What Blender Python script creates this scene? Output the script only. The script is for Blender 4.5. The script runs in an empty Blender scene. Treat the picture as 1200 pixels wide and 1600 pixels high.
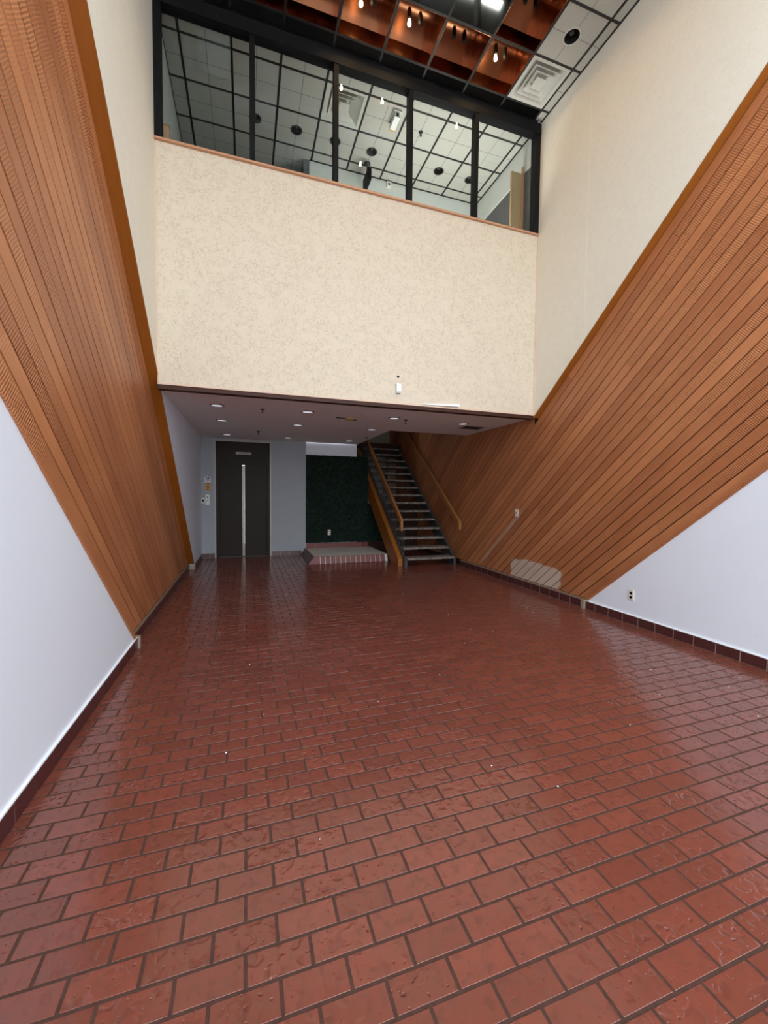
import bpy, math, random
from mathutils import Matrix, Vector

random.seed(7)
S = bpy.context.scene
COL = S.collection

# ------------------------------------------------------------------ camera
F_PX, YAW, PITCH, ROLL, CAM_H = 638.18, 0.3244, -0.0448, 0.0102, 1.46
cam_d = bpy.data.cameras.new('camera')
cam_d.sensor_fit = 'HORIZONTAL'
cam_d.sensor_width = 36.0
cam_d.lens = F_PX / 1200.0 * 36.0
cam_d.clip_start = 0.05
cam = bpy.data.objects.new('camera', cam_d)
COL.objects.link(cam)
_r = Vector((math.cos(YAW), -math.sin(YAW), 0))
_f0 = Vector((math.sin(YAW), math.cos(YAW), 0))
_u0 = Vector((0, 0, 1))
_fw = _f0 * math.cos(PITCH) + _u0 * math.sin(PITCH)
_up = _u0 * math.cos(PITCH) - _f0 * math.sin(PITCH)
_c, _s = math.cos(ROLL), math.sin(ROLL)
_R = _r * _c + _up * _s
_U = _up * _c - _r * _s
cam.matrix_world = Matrix(((_R.x, _U.x, -_fw.x, 0), (_R.y, _U.y, -_fw.y, 0),
                           (_R.z, _U.z, -_fw.z, CAM_H), (0, 0, 0, 1)))
S.camera = cam

# ------------------------------------------------------------------ world, light, exposure
W = bpy.data.worlds.new('overcast_sky')
S.world = W
W.use_nodes = True
_bg = W.node_tree.nodes['Background']
_bg.inputs['Color'].default_value = (0.88, 0.94, 1.0, 1)
_bg.inputs['Strength'].default_value = 2.6
S.view_settings.view_transform = 'Standard'
S.view_settings.look = 'None'
S.view_settings.gamma = 1.0
S.view_settings.use_curve_mapping = False
S.view_settings.exposure = 1.12
YB = -1.3                                    # glazed entrance front behind the viewer
pl_d = bpy.data.lights.new('daylight_portal', 'AREA')
pl_d.shape = 'RECTANGLE'; pl_d.size = 5.1; pl_d.size_y = 6.9
pl_d.cycles.is_portal = True
pl = bpy.data.objects.new('daylight_portal', pl_d)
pl.location = (1.59, YB + 0.12, 3.45)
pl.rotation_euler = (math.radians(90), 0, 0)
COL.objects.link(pl)
pl2_d = bpy.data.lights.new('added_skylight_portal', 'AREA')  # portal for the added roof glazing
pl2_d.shape = 'RECTANGLE'; pl2_d.size = 5.0; pl2_d.size_y = 2.4
pl2_d.cycles.is_portal = True
pl2 = bpy.data.objects.new('added_skylight_portal', pl2_d)
pl2.location = (1.59, 0.0, 6.94)
COL.objects.link(pl2)
cl_d = bpy.data.lights.new('corridor_fill_light', 'AREA')  # added lamp, out of view, brightens the corridor behind the glass
cl_d.shape = 'RECTANGLE'; cl_d.size = 1.9; cl_d.size_y = 0.5; cl_d.spread = math.radians(115)
cl_d.energy = 18; cl_d.color = (1.0, 0.97, 0.90)
cl = bpy.data.objects.new('corridor_fill_light', cl_d)
cl.location = (3.0, 5.85, 4.45)
cl.rotation_euler = (math.radians(180), 0, 0)
COL.objects.link(cl)

# ------------------------------------------------------------------ measures (metres)
XLW, XLC, XLD = -0.98, -0.94, -1.04          # west side: white wall, cream wall, boards
XRW, XRC, XRD = 4.16, 4.125, 4.21            # east side
YF, YE, ZR, ZC, ZS = 5.212, 9.733, 2.65, 6.915, 5.30
SL = 0.858
ANG = math.atan(SL); CA, SA = math.cos(ANG), math.sin(ANG)
CL_LO, CL_UP, CR_LO, CR_UP = 3.706, 7.25, 3.62, 7.108

# ------------------------------------------------------------------ helpers
ORG = {}

def tag(o, label=None, cat=None, group=None, kind=None):
    if label: o['label'] = label
    if cat: o['category'] = cat
    if group: o['group'] = group
    if kind: o['kind'] = kind
    return o

def empty(name, loc, label, cat, group=None):
    o = bpy.data.objects.new(name, None)
    o.empty_display_size = 0.1
    COL.objects.link(o)
    o.location = loc
    ORG[o.name] = Vector(loc)
    tag(o, label, cat, group)
    return o

class MB:
    def __init__(self):
        self.v, self.f, self.smooth = [], [], False
    def box(self, x0, x1, y0, y1, z0, z1):
        n = len(self.v)
        self.v += [(x0,y0,z0),(x1,y0,z0),(x1,y1,z0),(x0,y1,z0),(x0,y0,z1),(x1,y0,z1),(x1,y1,z1),(x0,y1,z1)]
        self.f += [tuple(n+i for i in q) for q in ((3,2,1,0),(4,5,6,7),(0,1,5,4),(1,2,6,5),(2,3,7,6),(3,0,4,7))]
        return self
    def cbox(self, x0, x1, y0, y1, z0, z1, c):
        """box whose upper edges are chamfered"""
        n = len(self.v)
        self.v += [(x0,y0,z0),(x1,y0,z0),(x1,y1,z0),(x0,y1,z0),
                   (x0,y0,z1-c),(x1,y0,z1-c),(x1,y1,z1-c),(x0,y1,z1-c),
                   (x0+c,y0+c,z1),(x1-c,y0+c,z1),(x1-c,y1-c,z1),(x0+c,y1-c,z1)]
        self.f += [tuple(n+i for i in q) for q in ((8,9,10,11),(0,1,5,4),(1,2,6,5),(2,3,7,6),(3,0,4,7),
                   (4,5,9,8),(5,6,10,9),(6,7,11,10),(7,4,8,11),(3,2,1,0))]
        return self
    def prism_x(self, poly, x0, x1):
        """poly of (y,z), extruded along x"""
        n = len(self.v); k = len(poly)
        area = sum(poly[i][0]*poly[(i+1)%k][1]-poly[(i+1)%k][0]*poly[i][1] for i in range(k))
        if area < 0: poly = poly[::-1]
        self.v += [(x0,y,z) for y, z in poly] + [(x1,y,z) for y, z in poly]
        self.f.append(tuple(n+i for i in range(k-1,-1,-1)))
        self.f.append(tuple(n+k+i for i in range(k)))
        for i in range(k):
            j = (i+1) % k
            self.f.append((n+i, n+j, n+k+j, n+k+i))
        return self
    def prism_z(self, poly, z0, z1):
        n = len(self.v); k = len(poly)
        area = sum(poly[i][0]*poly[(i+1)%k][1]-poly[(i+1)%k][0]*poly[i][1] for i in range(k))
        if area < 0: poly = poly[::-1]
        self.v += [(x,y,z0) for x, y in poly] + [(x,y,z1) for x, y in poly]
        self.f.append(tuple(n+i for i in range(k-1,-1,-1)))
        self.f.append(tuple(n+k+i for i in range(k)))
        for i in range(k):
            j = (i+1) % k
            self.f.append((n+i, n+j, n+k+j, n+k+i))
        return self
    def lathe(self, prof, c, axis='z', seg=24, closed=False):
        """prof: list of (radius, height) along axis from centre c"""
        n = len(self.v); m = len(prof)
        for i in range(seg):
            a = 2*math.pi*i/seg
            for r, h in prof:
                p = (r*math.cos(a), r*math.sin(a), h)
                if axis == 'y': p = (p[0], p[2], p[1])
                elif axis == 'x': p = (p[2], p[0], p[1])
                self.v.append((c[0]+p[0], c[1]+p[1], c[2]+p[2]))
        rng = m if closed else m-1
        for i in range(seg):
            i2 = (i+1) % seg
            for j in range(rng):
                j2 = (j+1) % m
                q = (n+i*m+j, n+i2*m+j, n+i2*m+j2, n+i*m+j2)
                self.f.append(q if axis != 'y' else q[::-1])
        return self
    def cyl(self, p0, p1, r, seg=10):
        p0, p1 = Vector(p0), Vector(p1)
        d = (p1-p0).normalized()
        a = d.orthogonal().normalized(); b = d.cross(a)
        n = len(self.v)
        for p in (p0, p1):
            for i in range(seg):
                t = 2*math.pi*i/seg
                q = p + a*math.cos(t)*r + b*math.sin(t)*r
                self.v.append(tuple(q))
        for i in range(seg):
            j = (i+1) % seg
            self.f.append((n+i, n+j, n+seg+j, n+seg+i))
        self.f.append(tuple(n+i for i in range(seg-1,-1,-1)))
        self.f.append(tuple(n+seg+i for i in range(seg)))
        return self
    def build(self, name, mat, parent=None, smooth=False):
        po = ORG.get(parent.name, Vector((0,0,0))) if parent else Vector((0,0,0))
        xs = [v[0] for v in self.v]; ys = [v[1] for v in self.v]; zs = [v[2] for v in self.v]
        c = Vector(((min(xs)+max(xs))/2, (min(ys)+max(ys))/2, min(zs)))
        me = bpy.data.meshes.new(name)
        me.from_pydata([(v[0]-c.x, v[1]-c.y, v[2]-c.z) for v in self.v], [], self.f)
        me.materials.append(mat)
        if smooth:
            for p in me.polygons: p.use_smooth = True
        me.update()
        o = bpy.data.objects.new(name, me)
        COL.objects.link(o)
        if parent:
            o.parent = parent
        o.location = c - po
        ORG[o.name] = c
        return o

def clip(poly, a, b, c):
    """keep a*y + b*z <= c"""
    out = []
    k = len(poly)
    for i in range(k):
        p, q = poly[i], poly[(i+1) % k]
        dp, dq = a*p[0]+b*p[1]-c, a*q[0]+b*q[1]-c
        if dp <= 1e-9: out.append(p)
        if (dp < -1e-9 and dq > 1e-9) or (dp > 1e-9 and dq < -1e-9):
            t = dp/(dp-dq)
            out.append((p[0]+(q[0]-p[0])*t, p[1]+(q[1]-p[1])*t))
    return out

def strip(n0, n1, s0=-20, s1=20):
    pt = lambda s, n: (s*CA+n*SA, -s*SA+n*CA)
    return [pt(s0,n0), pt(s1,n0), pt(s1,n1), pt(s0,n1)]

# ------------------------------------------------------------------ materials
class NT:
    def __init__(self, name):
        self.m = bpy.data.materials.new(name)
        self.m.use_nodes = True
        self.t = self.m.node_tree
        self.b = self.t.nodes['Principled BSDF']
    def n(self, typ, **kw):
        nd = self.t.nodes.new(typ)
        for k, v in kw.items(): setattr(nd, k, v)
        return nd
    def l(self, a, b): self.t.links.new(a, b)
    def val(self, sock, v):
        if hasattr(v, 'links') or isinstance(v, bpy.types.NodeSocket): self.l(v, sock)
        else: sock.default_value = v
    def math(self, op, a, b=None, c=None, clamp=False):
        nd = self.n('ShaderNodeMath', operation=op, use_clamp=clamp)
        self.val(nd.inputs[0], a)
        if b is not None: self.val(nd.inputs[1], b)
        if c is not None: self.val(nd.inputs[2], c)
        return nd.outputs[0]
    def pos(self): return self.n('ShaderNodeNewGeometry').outputs['Position']
    def sep(self, v):
        nd = self.n('ShaderNodeSeparateXYZ'); self.l(v, nd.inputs[0]); return nd.outputs
    def comb(self, x, y, z):
        nd = self.n('ShaderNodeCombineXYZ')
        for i, v in enumerate((x, y, z)): self.val(nd.inputs[i], v)
        return nd.outputs[0]
    def noise(self, vec, scale, detail=3, rough=0.5, dist=0.0):
        nd = self.n('ShaderNodeTexNoise')
        self.l(vec, nd.inputs['Vector'])
        nd.inputs['Scale'].default_value = scale; nd.inputs['Detail'].default_value = detail
        nd.inputs['Roughness'].default_value = rough; nd.inputs['Distortion'].default_value = dist
        return nd.outputs['Fac']
    def ramp(self, fac, stops):
        nd = self.n('ShaderNodeValToRGB')
        el = nd.color_ramp.elements
        while len(el) < len(stops): el.new(0.5)
        for e, (p, c) in zip(el, stops):
            e.position = p; e.color = (*c, 1) if len(c) == 3 else c
        self.l(fac, nd.inputs[0])
        return nd.outputs[0]
    def mix(self, fac, a, b, blend='MIX'):
        nd = self.n('ShaderNodeMix', data_type='RGBA', blend_type=blend)
        self.val(nd.inputs['Factor'], fac)
        for k, v in ((6, a), (7, b)):
            if isinstance(v, tuple): nd.inputs[k].default_value = (*v, 1) if len(v) == 3 else v
            else: self.l(v, nd.inputs[k])
        return nd.outputs[2]
    def smooth(self, v, lo, hi):
        nd = self.n('ShaderNodeMapRange', interpolation_type='SMOOTHSTEP')
        self.l(v, nd.inputs[0]); nd.inputs[1].default_value = lo; nd.inputs[2].default_value = hi
        return nd.outputs[0]
    def bump(self, h, strength, dist=0.01, normal=None):
        nd = self.n('ShaderNodeBump')
        self.val(nd.inputs['Strength'], strength); nd.inputs['Distance'].default_value = dist
        self.l(h, nd.inputs['Height'])
        if normal: self.l(normal, nd.inputs['Normal'])
        return nd.outputs[0]
    def out(self, color=None, rough=None, normal=None, **kw):
        b = self.b.inputs
        if color is not None:
            if isinstance(color, tuple): b['Base Color'].default_value = (*color, 1)
            else: self.l(color, b['Base Color'])
        if rough is not None: self.val(b['Roughness'], rough)
        if normal is not None: self.l(normal, b['Normal'])
        for k, v in kw.items(): self.val(b[k.replace('_', ' ')], v)
        return self.m

def flat(name, col, rough=0.6, metal=0.0, vary=0.06, scale=6.0, bump=0.0, **kw):
    t = NT(name)
    p = t.pos()
    nz = t.noise(p, scale, 4)
    c = t.mix(nz, tuple(max(0, x*(1-vary)) for x in col), tuple(min(1, x*(1+vary)) for x in col))
    nrm = t.bump(t.noise(p, scale*12, 2), bump, 0.004) if bump else None
    return t.out(c, rough, nrm, Metallic=metal, **kw)

def wood_mat(name, dark, light, chatter=1.0, patch=False, rough=0.42, along=None):
    """boards whose length runs along the diagonal; along='y'/'x'/'z' for straight pieces"""
    t = NT(name)
    x, y, z = t.sep(t.pos())
    if along is None:
        s = t.math('SUBTRACT', t.math('MULTIPLY', y, CA), t.math('MULTIPLY', z, SA))
        n = t.math('ADD', t.math('MULTIPLY', y, SA), t.math('MULTIPLY', z, CA))
        w = x
    elif along == 'y': s, n, w = y, z, x
    elif along == 'x': s, n, w = x, z, y
    elif along == 'z': s, n, w = z, x, y
    else:
        s = t.math('ADD', t.math('MULTIPLY', y, 0.79), t.math('MULTIPLY', z, 0.61))
        n = t.math('SUBTRACT', t.math('MULTIPLY', z, 0.79), t.math('MULTIPLY', y, 0.61))
        w = x
    rnd = t.n('ShaderNodeObjectInfo').outputs['Random']
    off = t.math('MULTIPLY', rnd, 37.0)
    g = t.noise(t.comb(t.math('ADD', t.math('MULTIPLY', s, 1.2), off), t.math('MULTIPLY', n, 22), t.math('MULTIPLY', w, 22)), 1.6, 5, 0.6, 0.7)
    fine = t.noise(t.comb(t.math('MULTIPLY', s, 6), t.math('MULTIPLY', n, 240), t.math('MULTIPLY', w, 240)), 1.0, 2)
    blot = t.noise(t.comb(t.math('ADD', s, off), n, w), 1.3, 3)
    tone = t.math('ADD', t.math('MULTIPLY', g, 0.55), t.math('ADD', t.math('MULTIPLY', rnd, 0.34), t.math('MULTIPLY', blot, 0.62)))
    c = t.mix(t.smooth(tone, 0.35, 1.15), dark, light)
    c = t.mix(t.math('MULTIPLY', fine, 0.22), c, dark)
    nrm = None
    if chatter:
        wob = t.noise(t.comb(t.math('MULTIPLY', s, 3), t.math('MULTIPLY', n, 9), off), 1.0, 2)
        ph = t.math('ADD', t.math('MULTIPLY', s, 2*math.pi/0.0165), t.math('ADD', t.math('MULTIPLY', wob, 7), t.math('MULTIPLY', rnd, 60)))
        wave = t.math('SINE', ph)
        amp = t.noise(t.comb(t.math('ADD', t.math('MULTIPLY', s, 0.55), off), t.math('MULTIPLY', n, 2.0), w), 1.0, 3)
        amp = t.smooth(amp, 0.38, 0.66)
        grainy = t.noise(t.comb(t.math('MULTIPLY', s, 160), t.math('MULTIPLY', n, 40), w), 1.0, 1)
        wv = t.math('MULTIPLY', t.math('MULTIPLY', wave, amp), t.math('ADD', 0.4, t.math('MULTIPLY', grainy, 1.1)))
        dk = t.math('MULTIPLY', t.math('MAXIMUM', wv, 0.0), 0.30*chatter)
        c = t.mix(dk, c, tuple(v*0.45 for v in dark))
        nrm = t.bump(wv, 0.35*chatter, 0.004)
    r = rough
    if patch:
        # pale scraped patch low on the boards, and the pale streak under the switch plate
        dy = t.math('DIVIDE', t.math('SUBTRACT', y, 5.22), 0.60)
        dz = t.math('DIVIDE', t.math('SUBTRACT', z, 0.24), 0.19)
        d4 = t.math('ADD', t.math('POWER', t.math('ABSOLUTE', dy), 4.0), t.math('POWER', t.math('ABSOLUTE', dz), 4.0))
        wob = t.noise(t.comb(y, z, 0.0), 4.0, 3)
        msk = t.math('SUBTRACT', 1.0, t.smooth(t.math('ADD', d4, t.math('MULTIPLY', t.math('SUBTRACT', wob, 0.5), 1.6)), 0.80, 0.98))
        ns = t.math('ABSOLUTE', t.math('SUBTRACT', n, 5.66*SA+1.08*CA))
        st = t.math('SUBTRACT', 1.0, t.smooth(ns, 0.022, 0.034))
        st = t.math('MULTIPLY', st, t.math('MULTIPLY', t.math('GREATER_THAN', z, 0.18), t.math('LESS_THAN', z, 1.10)))
        st = t.math('MULTIPLY', st, t.math('MULTIPLY', t.smooth(t.noise(t.comb(s, t.math('MULTIPLY', n, 9), 0.0), 5.0, 3), 0.30, 0.55), 0.55))
        pale = t.mix(g, (0.48, 0.36, 0.29), (0.64, 0.51, 0.42))
        c = t.mix(t.math('MAXIMUM', t.math('MULTIPLY', msk, 0.92), st), c, pale)
        r = t.math('ADD', rough, t.math('MULTIPLY', msk, 0.4))
    return t.out(c, r, nrm)

def brick_mat(name, cell=True):
    t = NT(name)
    p = t.pos(); x, y, z = t.sep(p)
    row = t.math('FLOOR', t.math('DIVIDE', t.math('SUBTRACT', y, 1.10), 0.1))
    odd = t.math('ABSOLUTE', t.math('MODULO', row, 2.0))
    col = t.math('FLOOR', t.math('DIVIDE', t.math('SUBTRACT', x, t.math('SUBTRACT', 0.29, t.math('MULTIPLY', odd, 0.1))), 0.2))
    wn = t.n('ShaderNodeTexWhiteNoise', noise_dimensions='2D')
    t.l(t.comb(row, col, 0.0), wn.inputs['Vector'])
    rs = t.sep(wn.outputs['Color'])
    big = t.noise(p, 1.1, 3)
    mot = t.noise(p, 22.0, 4, 0.6)
    c = t.mix(rs[0], (0.158, 0.042, 0.027), (0.202, 0.053, 0.034))
    c = t.mix(t.math('MULTIPLY', t.smooth(mot, 0.42, 0.72), 0.50), c, (0.125, 0.045, 0.032))
    c = t.mix(t.math('MULTIPLY', t.smooth(big, 0.45, 0.75), 0.30), c, (0.15, 0.050, 0.036))
    worm = t.noise(t.comb(t.math('ADD', x, t.math('MULTIPLY', rs[1], 9.0)), y, z), 27.0, 1, 0.35, 0.35)
    pit = t.noise(t.comb(t.math('ADD', x, 3.0), y, z), 55.0, 1, 0.3)
    h = t.math('ADD', t.smooth(worm, 0.26, 0.52), t.math('MULTIPLY', t.smooth(pit, 0.22, 0.34), 1.2))
    st = t.math('ADD', 0.06, t.math('MULTIPLY', t.math('POWER', rs[1], 1.3), 0.62))
    nrm = t.bump(h, st, 0.0035)
    c = t.mix(t.math('MULTIPLY', t.math('SUBTRACT', 1.0, t.smooth(pit, 0.20, 0.30)), 0.75), c, (0.10, 0.022, 0.018))
    c = t.mix(t.math('MULTIPLY', t.math('SUBTRACT', 1.0, t.smooth(worm, 0.28, 0.46)), 0.30), c, (0.085, 0.026, 0.020))
    fleck = t.math('GREATER_THAN', t.noise(p, 95.0, 1), 0.845)
    c = t.mix(t.math('MULTIPLY', fleck, 0.7), c, (0.6, 0.5, 0.45))
    rg = t.math('ADD', 0.10, t.math('MULTIPLY', t.noise(p, 5.0, 3), 0.14))
    return t.out(c, rg, nrm, Specular_IOR_Level=0.65)

def cream_mat(name, base, squig=1.0):
    t = NT(name)
    p = t.pos()
    a = t.noise(p, 13.0, 2, 0.5, 2.4)
    line = t.math('SUBTRACT', 1.0, t.smooth(t.math('ABSOLUTE', t.math('SUBTRACT', a, 0.5)), 0.0, 0.055))
    bigv = t.noise(p, 15.0, 3, 0.6, 1.0)
    c = t.mix(bigv, tuple(v*0.95 for v in base), tuple(min(1, v*1.03) for v in base))
    gate = t.smooth(t.noise(p, 11.0, 2), 0.36, 0.52)
    c = t.mix(t.math('MULTIPLY', t.math('MULTIPLY', line, gate), 0.46*squig), c, (base[0]*0.56, base[1]*0.50, base[2]*0.42))
    spk = t.noise(p, 120.0, 2)
    c = t.mix(t.math('MULTIPLY', t.smooth(spk, 0.55, 0.75), 0.18*squig), c, tuple(v*0.6 for v in base))
    nrm = t.bump(t.math('ADD', line, spk), 0.25*squig+0.05, 0.003)
    return t.out(c, 0.75, nrm)

def paint_mat(name, base):
    t = NT(name)
    p = t.pos()
    c = t.mix(t.noise(p, 2.0, 4), tuple(v*0.95 for v in base), base)
    scuff = t.smooth(t.noise(p, 3.3, 5, 0.7, 0.6), 0.66, 0.74)
    c = t.mix(t.math('MULTIPLY', scuff, 0.16), c, tuple(v*0.6 for v in base))
    nrm = t.bump(t.noise(p, 25.0, 3), 0.08, 0.004)
    return t.out(c, 0.55, nrm)

def tile_mat(name, base):
    """scored mineral tile: fine pin holes and a scored cross through each 0.59 m module"""
    t = NT(name)
    p = t.pos(); x, y, z = t.sep(p)
    def score(v, o, pitch):
        f = t.math('FRACT', t.math('DIVIDE', t.math('SUBTRACT', v, o), pitch))
        return t.math('LESS_THAN', t.math('ABSOLUTE', t.math('SUBTRACT', f, 0.5)), 0.008)
    ln = t.math('MAXIMUM', score(x, 1.03, 0.5915), score(y, 5.03, 0.59))
    pin = t.smooth(t.noise(p, 70.0, 2), 0.56, 0.70)
    c = t.mix(t.math('MULTIPLY', pin, 0.30), base, tuple(v*0.5 for v in base))
    c = t.mix(t.math('MULTIPLY', ln, 0.6), c, (0.10, 0.10, 0.10))
    return t.out(c, 0.85, t.bump(pin, 0.2, 0.003))

def glass_mat(name, tint, ior=1.5):
    t = NT(name)
    t.t.nodes.remove(t.b)
    tr = t.n('ShaderNodeBsdfTransparent'); tr.inputs[0].default_value = (*tint, 1)
    gl = t.n('ShaderNodeBsdfGlossy'); gl.inputs['Roughness'].default_value = 0.0
    gl.inputs['Color'].default_value = (0.95, 0.97, 1, 1)
    fr = t.n('ShaderNodeFresnel'); fr.inputs['IOR'].default_value = ior
    mx = t.n('ShaderNodeMixShader')
    fac = t.math('MULTIPLY', fr.outputs[0], t.math('SUBTRACT', 1.0, t.n('ShaderNodeNewGeometry').outputs['Backfacing']))
    t.l(fac, mx.inputs[0]); t.l(tr.outputs[0], mx.inputs[1]); t.l(gl.outputs[0], mx.inputs[2])
    t.l(mx.outputs[0], t.t.nodes['Material Output'].inputs['Surface'])
    return t.m

def emit_mat(name, col, strength):
    t = NT(name)
    return t.out(tuple(col), 0.4, Emission_Color=(*col, 1), Emission_Strength=strength)

def leaf_mat(name):
    t = NT(name)
    nz = t.noise(t.pos(), 30.0, 2)
    c = t.mix(nz, (0.002, 0.012, 0.006), (0.012, 0.060, 0.028))
    return t.out(c, 0.5)

def tread_mat(name):
    t = NT(name)
    p = t.pos()
    nz = t.noise(p, 14.0, 5, 0.7)
    c = t.mix(t.smooth(nz, 0.35, 0.7), (0.085, 0.062, 0.052), (0.27, 0.22, 0.185))
    return t.out(c, 0.75, t.bump(nz, 0.3, 0.004))

def copper_mat(name, rough=0.16):
    t = NT(name)
    p = t.pos()
    nz = t.noise(p, 3.5, 2)
    c = t.mix(nz, (0.46, 0.19, 0.10), (0.66, 0.30, 0.17))
    return t.out(c, rough, t.bump(t.noise(p, 4.0, 1), 0.5, 0.05), Metallic=1.0)

M = {}
M['board'] = wood_mat('diagonal_board_wood', (0.33, 0.108, 0.040), (0.57, 0.228, 0.092), 1.0)
M['seam'] = flat('wall_seam', (0.88, 0.85, 0.77), 0.8)
M['board_patch'] = wood_mat('diagonal_board_wood_scraped', (0.33, 0.108, 0.040), (0.57, 0.228, 0.092), 1.0, patch=True)
M['trim_wood'] = wood_mat('orange_trim_wood', (0.26, 0.075, 0.008), (0.38, 0.125, 0.018), 0, rough=0.35)
M['clad_wood'] = wood_mat('stringer_wood', (0.24, 0.075, 0.010), (0.36, 0.125, 0.020), 0, rough=0.35, along='stair')
M['rail_wood'] = wood_mat('handrail_wood', (0.30, 0.115, 0.035), (0.45, 0.19, 0.065), 0, rough=0.32, along='stair')
M['pale_wood'] = wood_mat('pale_oak', (0.30, 0.19, 0.09), (0.47, 0.32, 0.17), 0, rough=0.5, along='z')
M['sill_wood'] = wood_mat('sill_wood', (0.42, 0.20, 0.11), (0.62, 0.33, 0.19), 0, rough=0.35, along='x')
M['fascia'] = flat('fascia_dark_wood', (0.055, 0.018, 0.010), 0.6, Specular_IOR_Level=0.3)
M['fascia_pale'] = flat('fascia_pale_strip', (0.72, 0.52, 0.40), 0.5)
M['backing'] = flat('board_backing', (0.030, 0.009, 0.005), 0.9)
M['cream'] = cream_mat('cream_wallpaper', (0.715, 0.615, 0.485), 1.0)
M['cream_plain'] = cream_mat('cream_side_wall', (0.82, 0.785, 0.69), 0.25)
M['white'] = paint_mat('lavender_white_paint', (0.80, 0.835, 0.92))
M['grey'] = flat('blue_grey_paint', (0.33, 0.34, 0.37), 0.6)
M['ceil'] = flat('recess_ceiling_paint', (0.78, 0.73, 0.73), 0.8)
M['beige'] = flat('stairwell_beige', (0.42, 0.39, 0.31), 0.8)
M['brick'] = brick_mat('red_paver')
M['grout'] = flat('floor_grout', (0.070, 0.034, 0.025), 0.9, 0, 0.35, 30, 0.4, Specular_IOR_Level=0.15)
M['bb_tile'] = flat('baseboard_tile_brown', (0.070, 0.020, 0.020), 0.32, 0, 0.2, 14)
M['bb_tile_red'] = flat('ledge_brick_red', (0.17, 0.036, 0.030), 0.5, 0, 0.25, 14)
M['bb_tile_side'] = flat('ledge_side_tile', (0.13, 0.065, 0.055), 0.5, 0, 0.2, 14)
M['bb_grout'] = flat('baseboard_grout', (0.36, 0.29, 0.25), 0.8)
M['caulk'] = flat('white_caulk', (0.86, 0.87, 0.90), 0.5)
M['stone'] = flat('beige_block', (0.27, 0.21, 0.16), 0.7, 0, 0.2, 20)
M['ledge'] = flat('baseboard_ledge', (0.22, 0.14, 0.10), 0.7)
M['terrazzo'] = flat('pale_ledge_top', (0.74, 0.69, 0.60), 0.45, 0, 0.12, 60)
M['black'] = flat('black_anodised', (0.009, 0.009, 0.010), 0.55, Specular_IOR_Level=0.12)
M['tee'] = flat('black_ceiling_tee', (0.010, 0.010, 0.011), 0.5)
M['void'] = flat('black_void', (0.004, 0.004, 0.004), 0.9)
M['tile'] = tile_mat('white_mineral_tile', (0.46, 0.45, 0.41))
M['tile_dark'] = flat('dark_gloss_panel', (0.24, 0.245, 0.24), 0.06, 1.0, 0.2, 5)
M['metal_white'] = flat('white_enamel_metal', (0.55, 0.54, 0.50), 0.4, 0, 0.1)
M['copper'] = copper_mat('polished_copper')
M['bronze'] = flat('dark_bronze', (0.16, 0.060, 0.030), 0.22, 1.0, 0.3, 4)
M['glass'] = glass_mat('clear_glass', (0.92, 0.95, 0.94), 1.42)
M['front_glass'] = glass_mat('entrance_glass', (0.96, 0.98, 0.98), 1.2)
M['bulb'] = emit_mat('lit_bulb', (1.0, 0.72, 0.36), 150.0)
M['lens'] = flat('downlight_lens', (0.85, 0.86, 0.88), 0.3)
M['lens_glow'] = emit_mat('downlight_lens_glow', (0.9, 0.92, 1.0), 0.24)  # unlit lens given a faint glow so it stands out from the ceiling
M['steel'] = flat('brushed_steel', (0.25, 0.215, 0.185), 0.5, 1.0, 0.1)
M['steel_edge'] = flat('satin_steel_edge', (0.42, 0.37, 0.32), 0.5, 0.35, 0.1)
M['door'] = flat('elevator_door_brown', (0.030, 0.020, 0.017), 0.45, 0.0, 0.15, 9, Specular_IOR_Level=0.12)
M['iron'] = flat('dark_iron', (0.055, 0.055, 0.058), 0.5, 0.3)
M['tread'] = tread_mat('worn_tread')
M['post_wood'] = flat('brown_post', (0.20, 0.12, 0.075), 0.6)
M['plastic'] = flat('ivory_plastic', (0.74, 0.70, 0.62), 0.4)
M['plastic_w'] = flat('white_plastic', (0.80, 0.82, 0.82), 0.4)
M['paper'] = flat('notice_paper', (0.70, 0.64, 0.70), 0.7)
M['ink'] = flat('ink_grey', (0.10, 0.07, 0.12), 0.7)
M['amber'] = flat('amber_sign', (0.60, 0.30, 0.04), 0.6, 0, 0.3, 40)
M['leaf'] = leaf_mat('hedge_leaf')
M['hedge_back'] = flat('hedge_mat', (0.004, 0.012, 0.008), 0.9)
M['detector'] = flat('yellowed_plastic', (0.52, 0.33, 0.15), 0.5)
M['red'] = flat('sign_red', (0.35, 0.03, 0.03), 0.5)
M['concrete'] = flat('outside_paving', (0.60, 0.59, 0.57), 0.9)
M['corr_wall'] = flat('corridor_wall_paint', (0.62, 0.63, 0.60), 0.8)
M['corr_dark'] = flat('corridor_shade_dark', (0.10, 0.10, 0.11), 0.7)  # dark colour stands in for the unlit depth and cuts bounced light

def struct(o, label, cat):
    return tag(o, label, cat, kind='structure')

# ------------------------------------------------------------------ floor
floor = struct(MB().box(-1.3, 4.45, YB-0.05, 12.3, -0.16, -0.0013).build('floor', M['grout']),
               'glossy red brick paver floor laid in running bond', 'floor')
def in_view(x, y, z=0.0):
    d = Vector((x, y, z-CAM_H))
    zz = d.dot(_fw)
    if zz < 0.1: return None
    return 600+F_PX*d.dot(_R)/zz, 800-F_PX*d.dot(_U)/zz, zz

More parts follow.
